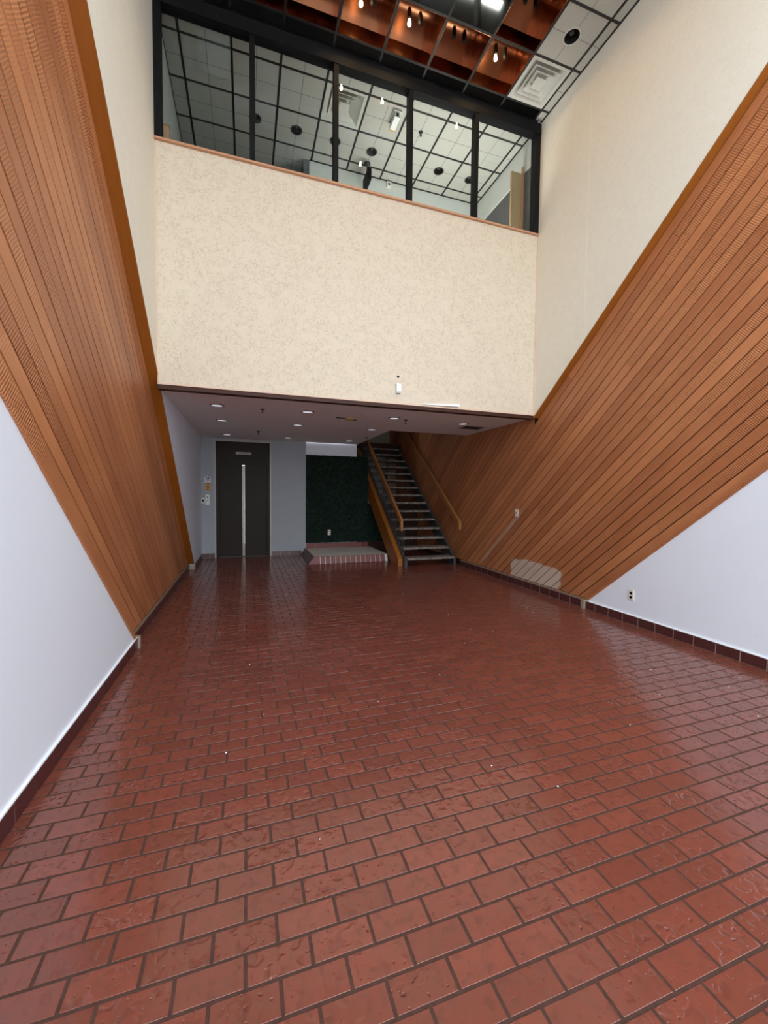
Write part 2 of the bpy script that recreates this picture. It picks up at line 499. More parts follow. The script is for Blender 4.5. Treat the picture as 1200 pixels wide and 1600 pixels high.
bricks = []
GAP = 0.0108
row = -12
while True:
    y0 = 1.10+0.1*row; y1 = y0+0.1
    if y0 > 12.0: break
    off = 0.29 if row % 2 == 0 else 0.19
    k = math.floor((-1.06-off)/0.2)
    while off+0.2*k < 4.22:
        x0, x1 = off+0.2*k, off+0.2*k+0.2
        k += 1
        x0c, x1c = max(x0, -1.055), min(x1, 4.225)
        if x1c-x0c < 0.03: continue
        if y0 > 8.35 and 1.35 < x0c and x1c < 2.8: continue      # under the ledge
        if y0 > 9.8 and x1c < 2.6: continue
        cx, cy = (x0c+x1c)/2, (y0+y1)/2
        pr = in_view(cx, cy)
        size = 0
        if pr and -40 < pr[0] < 1240 and -40 < pr[1] < 1620:
            size = 1.0/pr[2]**3*(x1c-x0c)
        elif y0 < 0.4: continue                                   # never seen: left to the slab's grout
        bricks.append((size, x0c, x1c, y0, y1))
    row += 1
bricks.sort(reverse=True)
variants = {}
rest = MB()
rnd = random.Random(3)
for i, (sz, x0, x1, y0, y1) in enumerate(bricks):
    g = GAP/2
    h = rnd.uniform(-0.0005, 0.0006)
    if i < 300:
        w = round(x1-x0, 3)
        key = (w, i % 5)
        if key not in variants:
            b = MB(); c = 0.0007
            b.cbox(-w/2+g, w/2-g, -0.05+g, 0.05-g, -0.03, 0, c)
            me = bpy.data.meshes.new('brick')
            tl = [rnd.uniform(-0.0005, 0.0005) for _ in range(4)]
            vv = list(b.v)
            for q in range(4, 12):
                x_, y_, z_ = vv[q]; vv[q] = (x_, y_, z_+tl[(q-4) % 4])
            me.from_pydata(vv, [], b.f); me.materials.append(M['brick']); me.update()
            variants[key] = me
        o = bpy.data.objects.new('brick', variants[key]); COL.objects.link(o)
        o.parent = floor
        o.location = Vector(((x0+x1)/2, (y0+y1)/2, h)) - ORG['floor']
    else:
        n0 = len(rest.v)
        rest.cbox(x0+g, x1-g, y0+g, y1-g, -0.03, h, 0.0007)
        for q in range(n0+4, n0+12):
            x_, y_, z_ = rest.v[q]; rest.v[q] = (x_, y_, z_+rnd.uniform(-0.0005, 0.0005))
tag(rest.build('brick_field', M['brick'], floor), kind='stuff')

# ------------------------------------------------------------------ side walls with diagonal boards
def zmin(poly, z): return clip(poly, 0, -1, -z)
def zmax(poly, z): return clip(poly, 0, 1, z)
def ymin(poly, y): return clip(poly, -1, 0, -y)
def ymax(poly, y): return clip(poly, 1, 0, y)

def add_boards(parent, mat, n_lo, n_up, count, x0, x1, clipper, split=0.4, gap=0.0125, seed=1):
    rr = random.Random(seed)
    pitch = (n_up-n_lo)/count
    for k in range(count):
        a, b = n_lo+k*pitch+gap/2, n_lo+(k+1)*pitch-gap/2
        full = clipper(strip(a, b))
        if len(full) < 3: continue
        ss = [y*CA-z*SA for y, z in full]
        lo, hi = min(ss), max(ss)
        cuts = [lo-1]
        if rr.random() < split and hi-lo > 2.5: cuts.append(rr.uniform(lo+0.8, hi-0.8))
        cuts.append(hi+1)
        dx = rr.uniform(-0.0018, 0.0018)
        for c0, c1 in zip(cuts[:-1], cuts[1:]):
            p = clipper(strip(a, b, c0+0.001, c1-0.001))
            if len(p) < 3: continue
            if parent.name == 'wall_left': MB().prism_x(p, x0, x1+dx).build('plank', mat, parent)
            else: MB().prism_x(p, x0+dx, x1).build('plank', mat, parent)

# west wall
wall_l = struct(MB().box(-1.32, -1.066, YB, YE+0.2, -0.0, 7.15).build('wall_left', M['backing']),
                'side wall with diagonal orange boards between cream and white paint', 'wall')
MB().prism_x([(0.291,7.0),(YF+0.1,7.0),(YF+0.1,CL_UP-SL*(YF+0.1))], -1.065, XLC).build('cream_plaster', M['cream_plain'], wall_l)
MB().prism_x([(YF+0.1,CL_UP-SL*(YF+0.1)),(YF+0.1,2.70),(YE+0.15,2.70),(YE+0.15,0),(CL_UP/SL,0)], -1.065, XLC).build('recess_paint', M['white'], wall_l)
MB().prism_x([(YB,0),(CL_LO/SL,0),(YB,CL_LO-SL*YB)], -1.065, XLW).build('white_paint', M['white'], wall_l)
nl0, nl1 = CL_LO*CA, CL_UP*CA
def clip_l(p): return zmax(ymin(zmin(p, 0.118), YB), 6.98)
MB().prism_x(clip_l(strip(nl0, nl0+0.032)), -1.065, XLW+0.012).build('lower_trim', M['board'], wall_l)
MB().prism_x(clip_l(strip(nl1-0.018, nl1)), -1.065, XLC+0.004).build('edge_trim', M['trim_wood'], wall_l)
add_boards(wall_l, M['board'], nl0+0.034, nl1-0.019, 23, -1.065, XLD, clip_l, 0.35, seed=5)

# east wall
wall_r = struct(MB().box(4.236, 4.5, YB, 12.2, 0.0, 7.15).build('wall_right', M['backing']),
                'side wall with diagonal orange boards running on behind the stairs', 'wall')
MB().prism_x([((CR_UP-7.0)/SL,7.0),(YF+0.1,7.0),(YF+0.1,ZR),((CR_UP-ZR)/SL,ZR)], XRC, 4.235).build('cream_plaster', M['cream_plain'], wall_r)
MB().prism_x([(YB,0),(CR_LO/SL,0),(YB,CR_LO-SL*YB)], XRW, 4.235).build('white_paint', M['white'], wall_r)
nr0, nr1 = CR_LO*CA, CR_UP*CA
def clip_r(p): return zmax(ymin(ymax(zmin(p, 0.118), 12.06), YB), 6.98)
def clip_r2(p): return zmax(ymin(ymax(zmin(p, 0.118), 12.06), YF+0.101), 4.5)
MB().prism_x(clip_r(strip(nr0, nr0+0.030)), XRW-0.010, 4.235).build('lower_trim', M['board'], wall_r)
MB().prism_x(zmin(clip_r(strip(nr1-0.018, nr1)), ZR-0.02), XRC-0.004, 4.235).build('edge_trim', M['trim_wood'], wall_r)
add_boards(wall_r, M['board_patch'], nr0+0.032, nr1-0.019, 23, XRD, 4.235, clip_r, 0.45, seed=9)
add_boards(wall_r, M['board'], nr1-0.019, nr1-0.019+50*0.1148, 50, XRD, 4.235, clip_r2, 0.3, seed=11)

MB().box(XRC-0.0012, XRC, 4.262, 4.268, 3.6, 6.6).build('paper_seam', M['seam'], wall_r)

# ------------------------------------------------------------------ baseboards
def tiles_y(parent, y0, y1, xa, xb, phase, mat=None, z1=0.10):
    y = phase
    while y > y0: y -= 0.2
    while y < y1:
        a, b = max(y, y0), min(y+0.19, y1)
        if b-a > 0.02: MB().box(xa, xb, a, b, 0.004, z1).build('baseboard_tile', mat or M['bb_tile'], parent)
        y += 0.2
bl = struct(MB().box(XLW, XLW+0.010, 0.9, 4.27, 0, 0.097).box(XLD, XLD+0.015, 4.32, 8.40, 0, 0.097)
            .box(XLC, XLC+0.008, 8.44, YE, 0, 0.095).build('baseboard_left', M['bb_grout']),
            'dark brown tile baseboard below the boards beside the elevator', 'baseboard')
tiles_y(bl, 0.9, 4.27, XLW+0.001, XLW+0.014, 0.55)
tiles_y(bl, 4.33, 8.40, XLD+0.001, XLD+0.018, 0.62)
tiles_y(bl, 8.45, YE-0.015, XLC+0.001, XLC+0.012, 0.5)
MB().box(XLW, XLW+0.014, 0.9, 4.26, 0.100, 0.109).build('caulk_line', M['caulk'], bl)
MB().box(XLD, XLD+0.026, 4.33, 8.38, 0.100, 0.112).build('ledge_strip', M['ledge'], bl)
MB().box(XLD, XLW+0.032, 4.27, 4.31, 0.0, 0.112).build('end_block', M['stone'], bl)
MB().box(XLD, XLC+0.004, 8.36, 8.44, 0.0, 0.10).build('end_block', M['stone'], bl)
br = struct(MB().box(XRW-0.010, XRW, 1.7, 4.12, 0, 0.097).box(XRW-0.013, XRD, 4.17, 7.42, 0, 0.097).build('baseboard_right', M['bb_grout']),
            'dark brown tile baseboard below the boards beside the stairs', 'baseboard')
tiles_y(br, 1.7, 4.12, XRW-0.014, XRW-0.001, 3.975)
tiles_y(br, 4.18, 7.42, XRW-0.016, XRD, 4.19)
MB().box(XRW-0.014, XRW, 1.7, 4.12, 0.100, 0.109).build('caulk_line', M['caulk'], br)
MB().box(XRW-0.012, XRD, 4.17, 7.42, 0.100, 0.112).build('ledge_strip', M['ledge'], br)
MB().box(XRW-0.045, XRD, 4.12, 4.17, 0.0, 0.112).build('end_block', M['stone'], br)

# ------------------------------------------------------------------ upper back wall, its trim and window
wall_b = struct(MB().box(XLC, XRC, YF, YF+0.1, ZR+0.02, ZS).build('wall_back', M['cream']),
                'cream wallpapered wall over the recess below the strip window', 'wall')
t1 = struct(MB().box(XLC, XRC, YF-0.006, YF+0.098, ZR-0.035, ZR+0.012).build('trim_1', M['fascia']),
            'dark wood edge along the foot of the cream wall', 'trim')
MB().box(XLC, XRC, YF-0.014, YF-0.001, ZR+0.012, ZR+0.030).build('pale_strip', M['fascia_pale'], t1)
t2 = struct(MB().box(XLC, XLC+0.012, YF-0.010, YF-0.001, ZR+0.035, ZS-0.01).build('trim_2', M['fascia_pale']),
            'thin pale corner bead on the cream wall near the elevator side', 'trim')
t3 = struct(MB().box(XRC-0.012, XRC, YF-0.010, YF-0.001, ZR+0.035, ZS-0.01).build('trim_3', M['fascia_pale']),
            'thin pale corner bead on the cream wall near the stair side', 'trim')

win = struct(MB().box(XLC, XRC, YF-0.02, YF+0.10, 6.745, 6.895).build('window_1', M['black']),
             'black framed five pane strip window above the cream wall', 'window')
MULL = [0.082, 1.073, 2.071, 3.059]
def jamb(x0, x1, nm): MB().box(x0, x1, YF-0.01, YF+0.09, ZS+0.04, 6.745).build(nm, M['black'], win)
jamb(XLC, -0.865, 'jamb'); jamb(4.035, XRC, 'jamb')
for m in MULL: jamb(m-0.030, m+0.030, 'mullion')
MB().box(XLC, XRC, YF-0.035, YF+0.10, ZS, ZS+0.022).build('sill', M['sill_wood'], win)
MB().box(XLC, XRC, YF-0.005, YF+0.09, ZS+0.022, ZS+0.045).build('bottom_rail', M['black'], win)
ex = [-0.865]+[v for m in MULL for v in (m-0.03, m+0.03)]+[4.035]
for i in range(5):
    MB().box(ex[2*i]+0.001, ex[2*i+1]-0.001, YF+0.035, YF+0.041, ZS+0.046, 6.744).build('pane', M['glass'], win)

# ------------------------------------------------------------------ atrium ceiling
SKY0, SKY1 = YB, 1.2                         # roof glazing added over the entrance to brighten the side walls
ceil = struct(MB().box(-1.3, 4.45, SKY1, YF+0.1, 7.30, 7.40).box(-1.0, 4.23, SKY1, 2.69, ZC, ZC+0.02).build('ceiling', M['void']),
              'dark gridded ceiling with copper light boxes high over the hall', 'ceiling')
ceil.data.materials.clear(); ceil.data.materials.append(M['tile'])
GX = [-0.94, -0.745, -0.153, 0.438, 1.03, 1.6215, 2.213, 2.8045, 3.396, 3.988, XRC]
GY = [YF-0.02, 5.03, 4.445, 3.86, 3.275, 2.69]
for x in GX[1:-1]:
    MB().box(x-0.013, x+0.013, 2.69, GY[0], ZC-0.006, ZC+0.03).build('ceiling_tee', M['tee'], ceil)
for y in GY[1:]:
    MB().box(XLC, XRC, y-0.013, y+0.013, ZC-0.005, ZC+0.029).build('ceiling_tee', M['tee'], ceil)
MB().box(XRC-0.022, XRC-0.001, 2.69, GY[0], ZC-0.006, ZC+0.03).build('wall_angle', M['tee'], ceil)
MB().box(XLC+0.001, XLC+0.022, 2.69, GY[0], ZC-0.006, ZC+0.03).build('wall_angle', M['tee'], ceil)

def tile_hole(cx, cy, x0, x1, y0, y1, r, z0, z1, name, mat, parent, seg=32):
    b = MB(); n = 0
    for zz in (z0, z1):
        for i in range(seg):
            a = 2*math.pi*i/seg; ca, sa = math.cos(a), math.sin(a)
            b.v.append((cx+r*ca, cy+r*sa, zz))
            k = min(((x1-cx) if ca > 0 else (cx-x0))/max(abs(ca), 1e-6), ((y1-cy) if sa > 0 else (cy-y0))/max(abs(sa), 1e-6))
            b.v.append((cx+k*ca, cy+k*sa, zz))
    for i in range(seg):
        j = (i+1) % seg
        b.f.append((2*i, 2*j, 2*j+1, 2*i+1)[::1])
        b.f.append((2*seg+2*i, 2*seg+2*i+1, 2*seg+2*j+1, 2*seg+2*j))
        b.f.append((2*i, 2*seg+2*i, 2*seg+2*j, 2*j))
    return b.build(name, mat, parent)

COFFERS = {(1,2): 0, (1,3): 0, (1,4): 1, (1,5): 1, (1,6): 0, (1,7): 1, (2,7): 0, (3,5): 1, (4,6): 1}
DARK = {(2,4),(2,5),(2,6),(2,2),(3,3),(3,4),(3,6),(1,0),(1,1)}
CHOLE = (3.692, 4.148)
for r in range(5):
    for c in range(10):
        x0, x1, y1, y0 = GX[c]+0.010, GX[c+1]-0.010, GY[r]-0.010, GY[r+1]+0.010
        if (r, c) in COFFERS or (r, c) == (1, 8): continue
        if (r, c) == (2, 8):
            tile_hole(CHOLE[0], CHOLE[1], x0, x1, y0, y1, 0.088, ZC, ZC+0.018, 'ceiling_tile', M['tile'], ceil)
        else:
            dark = (r == 0 and c < 9) or (r, c) in DARK
            MB().box(x0, x1, y0, y1, ZC, ZC+0.018).build('ceiling_tile' if not dark else 'ceiling_panel', M['tile_dark'] if dark else M['tile'], ceil)

def coffer(r, c, lit, label):
    x0, x1, y1, y0 = GX[c]+0.012, GX[c+1]-0.012, GY[r]-0.012, GY[r+1]+0.012
    cx, cy = (x0+x1)/2, (y0+y1)/2
    e = empty('light_coffer', (cx, cy, ZC), label, 'ceiling light', 'copper light boxes in the hall ceiling')
    D = 0.34; t = 0.006; z0 = ZC-0.002
    b = MB()
    b.box(x0, x0+t, y0, y1, z0, ZC+D).box(x1-t, x1, y0, y1, z0, ZC+D)
    b.box(x0+t, x1-t, y0, y0+t, z0, ZC+D).box(x0+t, x1-t, y1-t, y1, z0, ZC+D)
    b.build('shell', M['copper'], e)
    # curved reflector under the lid: a shallow barrel of sheet copper
    n = 12; b = MB()
    for i in range(n+1):
        u = i/n; yy = y0+t+(y1-y0-2*t)*u
        zz = ZC+D-0.02-0.16*(2*u-1)**2
        b.v += [(x0+t, yy, zz), (x1-t, yy, zz), (x0+t, yy, zz+0.006), (x1-t, yy, zz+0.006)]
    for i in range(n):
        q = 4*i
        b.f += [(q, q+1, q+5, q+4), (q+2, q+6, q+7, q+3)]
    b.build('reflector', M['bronze'], e, smooth=True)
    for dx in (-0.07, 0.07):
        MB().lathe([(0.0,0.0),(0.022,0.0),(0.026,0.02),(0.026,0.10),(0.018,0.13),(0.0,0.13)], (cx+dx, cy, ZC+D-0.20), seg=12).build('socket', M['black'], e, smooth=True)
    if lit:
        MB().lathe([(0.0,0.015),(0.010,0.018),(0.018,0.03),(0.021,0.045),(0.017,0.06),(0.011,0.08),(0.010,0.10)], (cx-0.07, cy, ZC+D-0.29), seg=14).build('bulb', M['bulb'], e, smooth=True)
CL = {(1,2): 'copper box over the first window mullion, only its lower edge showing', (1,3): 'plain copper box without a bulb over the second window pane',
      (1,4): 'lit copper light box over the second window mullion', (1,5): 'lit copper light box over the third window pane',
      (1,6): 'unlit dark copper box between two lit ones in the window row', (1,7): 'lit copper light box beside the square air diffuser',
      (2,7): 'unlit copper box beside the ceiling tile with the round hole', (2,3): 'copper light box behind the window row, out past the dark panels',
      (3,5): 'copper light box in the third row over the hall', (4,2): 'copper light box in the fourth row, elevator side', (4,6): 'copper light box in the fourth row, stair side'}
for (r, c), lit in COFFERS.items(): coffer(r, c, lit, CL[(r, c)])

def diffuser(x0, x1, y0, y1, z, label, group):
    cx, cy = (x0+x1)/2, (y0+y1)/2
    e = empty('air_diffuser', (cx, cy, z), label, 'air vent', group)
    hx = (x1-x0)/2
    def ring(h0, h1, za, zb, nm):
        """sloped square louvre from half width h0 (low, at za) in to h1 (high, at zb)"""
        b = MB(); t = 0.004
        for (h, zz) in ((h0, za), (h1, zb), (h1, zb+t), (h0, za+t)):
            b.v += [(cx-h, cy-h, zz), (cx+h, cy-h, zz), (cx+h, cy+h, zz), (cx-h, cy+h, zz)]
        for a in range(4):
            for i in range(4):
                j = (i+1) % 4; a2 = (a+1) % 4
                b.f.append((a*4+i, a2*4+i, a2*4+j, a*4+j))
        b.build(nm, M['metal_white'], e)
    ring(hx, hx*0.86, z-0.004, z-0.002, 'frame')
    ring(hx*0.86, hx*0.66, z-0.002, z+0.050, 'louvre')
    ring(hx*0.70, hx*0.46, z-0.006, z+0.045, 'louvre')
    ring(hx*0.50, hx*0.27, z-0.008, z+0.040, 'louvre')
    MB().box(cx-hx*0.26, cx+hx*0.26, cy-hx*0.26, cy+hx*0.26, z-0.010, z-0.004).build('centre_plate', M['metal_white'], e)
    MB().box(x0+0.01, x1-0.01, y0+0.01, y1-0.01, z+0.058, z+0.07).build('backing', M['metal_white'], e)
diffuser(GX[8]+0.014, GX[9]-0.014, GY[2]+0.014, GY[1]-0.014, ZC, 'white stepped square air diffuser in the hall ceiling corner', 'square air diffusers')

def can_light(cx, cy, z, r, label, group, ring_mat=None):
    e = empty('recessed_can_light', (cx, cy, z), label, 'ceiling light', group)
    MB().lathe([(r+0.012, 0.0), (r+0.012, -0.004), (r-0.002, -0.004), (r-0.002, 0.0)], (cx, cy, z), seg=28, closed=True).build('trim_ring', ring_mat or M['metal_white'], e)
    MB().lathe([(r-0.002, -0.002), (r-0.008, 0.10), (0.0, 0.10)], (cx, cy, z), seg=28).build('can', M['void'], e, smooth=True)
    MB().lathe([(0.0, 0.03), (0.030, 0.035), (0.034, 0.06), (0.02, 0.10)], (cx, cy, z), seg=14).build('lamp', M['iron'], e, smooth=True)
can_light(CHOLE[0], CHOLE[1], ZC, 0.088, 'black recessed can light in the white tile beside the diffuser', 'recessed can lights')

# ------------------------------------------------------------------ corridor behind the strip window
KB = 7.0
cw = struct(MB().box(1.0, XRC+0.1, KB, KB+0.1, 4.4, ZC+0.02).build('wall_corridor', M['corr_wall']),
            'pale corridor wall seen through the strip window', 'wall')
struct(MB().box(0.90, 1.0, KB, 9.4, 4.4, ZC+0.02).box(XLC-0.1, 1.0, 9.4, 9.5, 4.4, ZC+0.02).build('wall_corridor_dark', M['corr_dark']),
       'inner corridor wall coloured dark for its shade, seen through the window panes nearest the elevator side', 'wall')
struct(MB().box(XLC-0.1, XLC, YF+0.1, 9.5, 4.4, ZC+0.02).build('wall_corridor_end', M['corr_wall']),
       'pale corridor end wall behind the first window pane', 'wall')
cr_ = struct(MB().box(XRC, XRC+0.1, YF+0.1, KB, 6.48, ZC+0.02).build('wall_corridor_side', M['corr_wall']),
       'pale corridor side wall above a dark opening behind the last pane', 'wall')
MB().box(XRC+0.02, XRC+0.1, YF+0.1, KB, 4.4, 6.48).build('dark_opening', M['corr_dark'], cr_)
struct(MB().box(XLC-0.1, XRC+0.1, YF+0.1, 9.5, 4.3, 4.4).build('floor_corridor', M['corr_dark']), 'corridor floor behind the strip window', 'floor')  # unseen floor kept dark to cut bounced light
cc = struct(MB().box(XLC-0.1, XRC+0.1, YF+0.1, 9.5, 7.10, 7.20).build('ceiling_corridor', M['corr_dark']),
            'white tiled corridor ceiling behind the strip window', 'ceiling')
KY = [YF+0.1, 5.62, 6.21, 6.80, 7.39, 7.98, 8.57]
KX = [XLC, -0.745, -0.153, 0.438, 1.03, 1.6215, 2.213, 2.8045, 3.396, 3.988, XRC]
for x in KX[1:-1]:
    MB().box(x-0.014, x+0.014, KY[0], KB if x > 1.01 else 8.57, ZC-0.006, ZC+0.03).build('ceiling_tee', M['tee'], cc)
for y in KY[1:]:
    MB().box(XLC, XRC if y < KB else 0.9, y-0.014, y+0.014, ZC-0.005, ZC+0.029).build('ceiling_tee', M['tee'], cc)
MB().box(1.0, XRC, KB-0.02, KB-0.001, ZC-0.01, ZC+0.029).build('wall_angle', M['tee'], cc)
MB().box(XRC-0.02, XRC-0.001, KY[0], KB-0.02, ZC-0.01, ZC+0.029).build('wall_angle', M['tee'], cc)
cans = {(2,2): None, (2,3): None, (2,4): None, (2,5): None, (2,7): None, (2,8): None}
CN = {2: 'black can light in the corridor ceiling behind the first window pane', 3: 'black can light half hidden by the first window mullion',
      4: 'black can light behind the second window mullion', 5: 'black can light above the hanging exit sign',
      7: 'black can light in the corridor ceiling behind the fourth pane', 8: 'black can light in the corridor ceiling beside the fourth mullion'}
for r in range(6):
    for c in range(10):
        if r >= 3 and c > 3: 
            if r > 3 or c > 9: continue
        x0, x1, y0, y1 = KX[c]+0.012, KX[c+1]-0.012, KY[r]+0.012, KY[r+1]-0.012
        if r == 3 and c > 3: y1 = KB-0.02
        if (r, c) == (1, 4): continue
        if (r, c) in cans:
            cx, cy = (x0+x1)/2, (y0+y1)/2
            tile_hole(cx, cy, x0, x1, y0, y1, 0.075, ZC, ZC+0.018, 'ceiling_tile', M['tile'], cc)
            can_light(cx, cy, ZC, 0.075, CN[c], 'corridor can lights', M['iron'])
        else:
            MB().box(x0, x1, y0, y1, ZC, ZC+0.018).build('ceiling_tile', M['tile'], cc)
diffuser(KX[4]+0.014, KX[5]-0.014, KY[1]+0.014, KY[2]-0.014, ZC, 'grey square air diffuser in the corridor behind the second mullion', 'square air diffusers')

def sprinkler(x, y, z, label, group):
    e = empty('sprinkler_head', (x, y, z), label, 'sprinkler', group)
    MB().lathe([(0.0, -0.002), (0.034, -0.002), (0.030, -0.010), (0.012, -0.014), (0.010, -0.02), (0.0, -0.02)], (x, y, z), seg=16).build('escutcheon', M['iron'], e, smooth=True)
    MB().cyl((x, y, z-0.015), (x, y, z-0.052), 0.007, 8).build('stem', M['iron'], e)
    MB().lathe([(0.0, -0.055), (0.019, -0.057), (0.019, -0.052), (0.0, -0.050)], (x, y, z), seg=14).build('deflector', M['iron'], e)
sprinkler(2.514, 5.918, ZC, 'small sprinkler head under the corridor ceiling behind the fourth pane', 'corridor sprinklers')

# hanging exit sign, box on the corridor wall, small camera, wooden board
e = empty('exit_sign', (1.92, 6.70, 6.45), 'dark exit sign with red face hanging in the corridor', 'sign')
MB().box(1.885, 1.945, 6.60, 6.90, 6.56, 6.74).build('housing', M['black'], e)
MB().box(1.945, 1.950, 6.615, 6.885, 6.575, 6.725).build('face', M['red'], e)
MB().cyl((1.915, 6.75, 6.74), (1.915, 6.75, ZC-0.001), 0.012).build('stem', M['iron'], e)
MB().lathe([(0.0, -0.03), (0.05, -0.02), (0.055, -0.001), (0.0, -0.001)], (1.915, 6.75, ZC), seg=16).build('canopy', M['iron'], e)
e = empty('wall_sensor_box', (2.37, KB, 6.80), 'small ivory box at the top of the corridor wall', 'sensor')
MB().cbox(2.33, 2.41, KB-0.05, KB-0.001, 6.80, 6.885, 0.008).build('cover', M['plastic'], e)
MB().box(2.35, 2.39, KB-0.053, KB-0.05, 6.82, 6.85).build('lens', M['ink'], e)
e = empty('security_camera', (2.08, 5.80, ZC), 'ceiling mounted white camera in the corridor behind the third pane', 'camera')
MB().box(2.0, 2.12, 5.68, 5.82, ZC-0.03, ZC-0.001).build('mount', M['metal_white'], e)
MB().box(2.02, 2.10, 5.70, 5.92, ZC-0.10, ZC-0.03).build('housing', M['plastic_w'], e)
MB().box(2.02, 2.10, 5.92, 5.935, ZC-0.105, ZC-0.03).build('hood', M['amber'], e)
MB().box(2.045, 2.075, 5.695, 5.70, ZC-0.085, ZC-0.045).build('lens', M['black'], e)
e = empty('wooden_board', (4.0, 5.6, 4.4), 'tall pale oak board standing in the corridor behind the last pane', 'board')
MB().box(3.90, 4.115, 5.58, 5.615, 4.401, 6.46).build('leaf', M['pale_wood'], e)
MB().box(4.075, 4.10, 5.545, 5.58, 4.401, 6.54).build('edge_strip', M['sill_wood'], e)

e = empty('wooden_stile', (-0.87, 5.55, 4.4), 'narrow wooden stile standing behind the first window pane', 'board')
MB().box(-0.90, -0.845, 5.55, 5.585, 4.401, 5.74).build('stile', M['sill_wood'], e)
MB().box(-0.905, -0.84, 5.545, 5.59, 5.74, 5.76).build('cap', M['pale_wood'], e)

# ------------------------------------------------------------------ recess ceiling
OX, OY = 2.56, 7.33
rc = struct(MB().prism_z([(XLC, YF+0.099), (XRD-0.001, YF+0.099), (XRD-0.001, OY), (OX, OY), (OX, YE), (XLC, YE)], ZR, 2.93).build('ceiling_recess', M['ceil']),
            'low plaster ceiling of the recess in front of the elevator', 'ceiling')
XN = {-0.38: 'elevator column', 0.855: 'middle column', 2.21: 'column nearest the stairs'}
YN = {6.11: 'front row', 7.34: 'second row', 9.10: 'rear row'}
def downlight(x, y, label):
    e = empty('recessed_downlight', (x, y, ZR), label, 'ceiling light', 'round downlights in the recess ceiling')
    MB().lathe([(0.095, 0.0), (0.095, -0.004), (0.076, -0.008), (0.074, -0.001)], (x, y, ZR), seg=28, closed=True).build('trim_ring', M['iron'], e, smooth=True)
    MB().lathe([(0.0, -0.0045), (0.074, -0.0045), (0.074, -0.001), (0.0, -0.001)], (x, y, ZR), seg=28).build('lens', M['lens_glow'], e)
for x, xn in XN.items():
    for y, yn in YN.items():
        downlight(x, y, 'round white downlight in the recess ceiling, %s, %s' % (yn, xn))
downlight(3.458, 6.155, 'round white downlight beside the dark slot in the recess ceiling')
for x, y, lb in ((0.22, 6.15, 'sprinkler between the two front downlights before the elevator'), (0.22, 8.35, 'sprinkler hanging just in front of the elevator top'),
                 (2.41, 8.38, 'sprinkler beside the stair opening, rear of the recess ceiling'), (2.43, 6.18, 'sprinkler beside the third front row downlight')):
    sprinkler(x, y, ZR, lb, 'recess ceiling sprinklers')
e = empty('smoke_detector', (1.55, 6.38, ZR), 'yellowed smoke detector base with a dangling bracket on the recess ceiling', 'detector')
MB().lathe([(0.0, -0.030), (0.05, -0.030), (0.075, -0.018), (0.080, -0.001), (0.0, -0.001)], (1.56, 6.38, ZR), seg=24).build('base', M['detector'], e, smooth=True)
MB().box(1.36, 1.49, 6.36, 6.40, ZR-0.012, ZR-0.001).build('bracket', M['iron'], e)
MB().lathe([(0.0, -0.012), (0.026, -0.012), (0.030, -0.001), (0.0, -0.001)], (1.36, 6.37, ZR), seg=14).build('cap', M['iron'], e)
MB().box(1.60, 1.66, 6.355, 6.385, ZR-0.034, ZR-0.020).build('clip', M['iron'], e)
e = empty('slot_vent', (3.80, 6.46, ZR), 'dark rectangular slot vent in the recess ceiling by the boards', 'air vent')
MB().box(3.62, 4.0, 6.34, 6.60, ZR-0.004, ZR-0.001).build('recess', M['void'], e)
for k in range(5):
    MB().box(3.63, 3.99, 6.36+0.05*k, 6.375+0.05*k, ZR-0.009, ZR-0.004).build('blade', M['iron'], e)

# ------------------------------------------------------------------ elevator wall
wre = struct(MB().box(XLC-0.12, -0.672, YE, YE+0.15, 0, ZR+0.02).box(0.532, 1.32, YE, YE+0.15, 0, ZR+0.02).box(-0.672, 0.532, YE, YE+0.15, 2.61, ZR+0.02).build('wall_elevator', M['grey']),
             'blue grey painted wall around the elevator', 'wall')
bb3 = struct(MB().box(XLC+0.013, -0.675, YE-0.009, YE, 0, 0.095).box(0.54, 1.22, YE-0.009, YE, 0, 0.095).build('baseboard_back', M['bb_grout']),
             'brown tile baseboard on the grey elevator wall', 'baseboard')
for a, b in ((XLC+0.015, -0.78), (-0.77, -0.678), (0.542, 0.735), (0.745, 0.935), (0.945, 1.135), (1.145, 1.22)):
    MB().box(a, b, YE-0.014, YE-0.001, 0.004, 0.10).build('baseboard_tile', M['bb_tile'], bb3)
e = empty('elevator', (-0.07, YE, 0), 'dark brown two leaf elevator with steel edged frame', 'elevator')
MB().box(-0.67, -0.645, YE-0.02, YE+0.10, 0, 2.585).build('frame_post', M['steel_edge'], e)
MB().box(0.505, 0.53, YE-0.02, YE+0.10, 0, 2.585).build('frame_post', M['steel_edge'], e)
MB().box(-0.67, 0.53, YE-0.02, YE+0.10, 2.585, 2.61).build('frame_head', M['steel_edge'], e)
MB().box(-0.645, 0.505, YE+0.03, YE+0.10, 2.07, 2.585).build('transom', M['door'], e)
MB().box(-0.645, -0.57, YE+0.01, YE+0.10, 0, 2.07).build('jamb', M['door'], e)
MB().box(0.435, 0.505, YE+0.01, YE+0.10, 0, 2.07).build('jamb', M['door'], e)
MB().box(-0.57, -0.092, YE+0.06, YE+0.10, 0.012, 2.07).build('door_leaf', M['door'], e)
MB().box(-0.042, 0.435, YE+0.06, YE+0.10, 0.012, 2.07).build('door_leaf', M['door'], e)
MB().box(-0.091, -0.043, YE+0.045, YE+0.10, 0.012, 2.06).build('centre_strip', M['steel'], e)
MB().box(-0.57, 0.435, YE+0.01, YE+0.10, 0.0, 0.012).build('sill_plate', M['iron'], e)
pt = MB().box(-0.225, 0.10, YE+0.018, YE+0.03, 2.305, 2.36).build('name_plate', M['steel'], e)
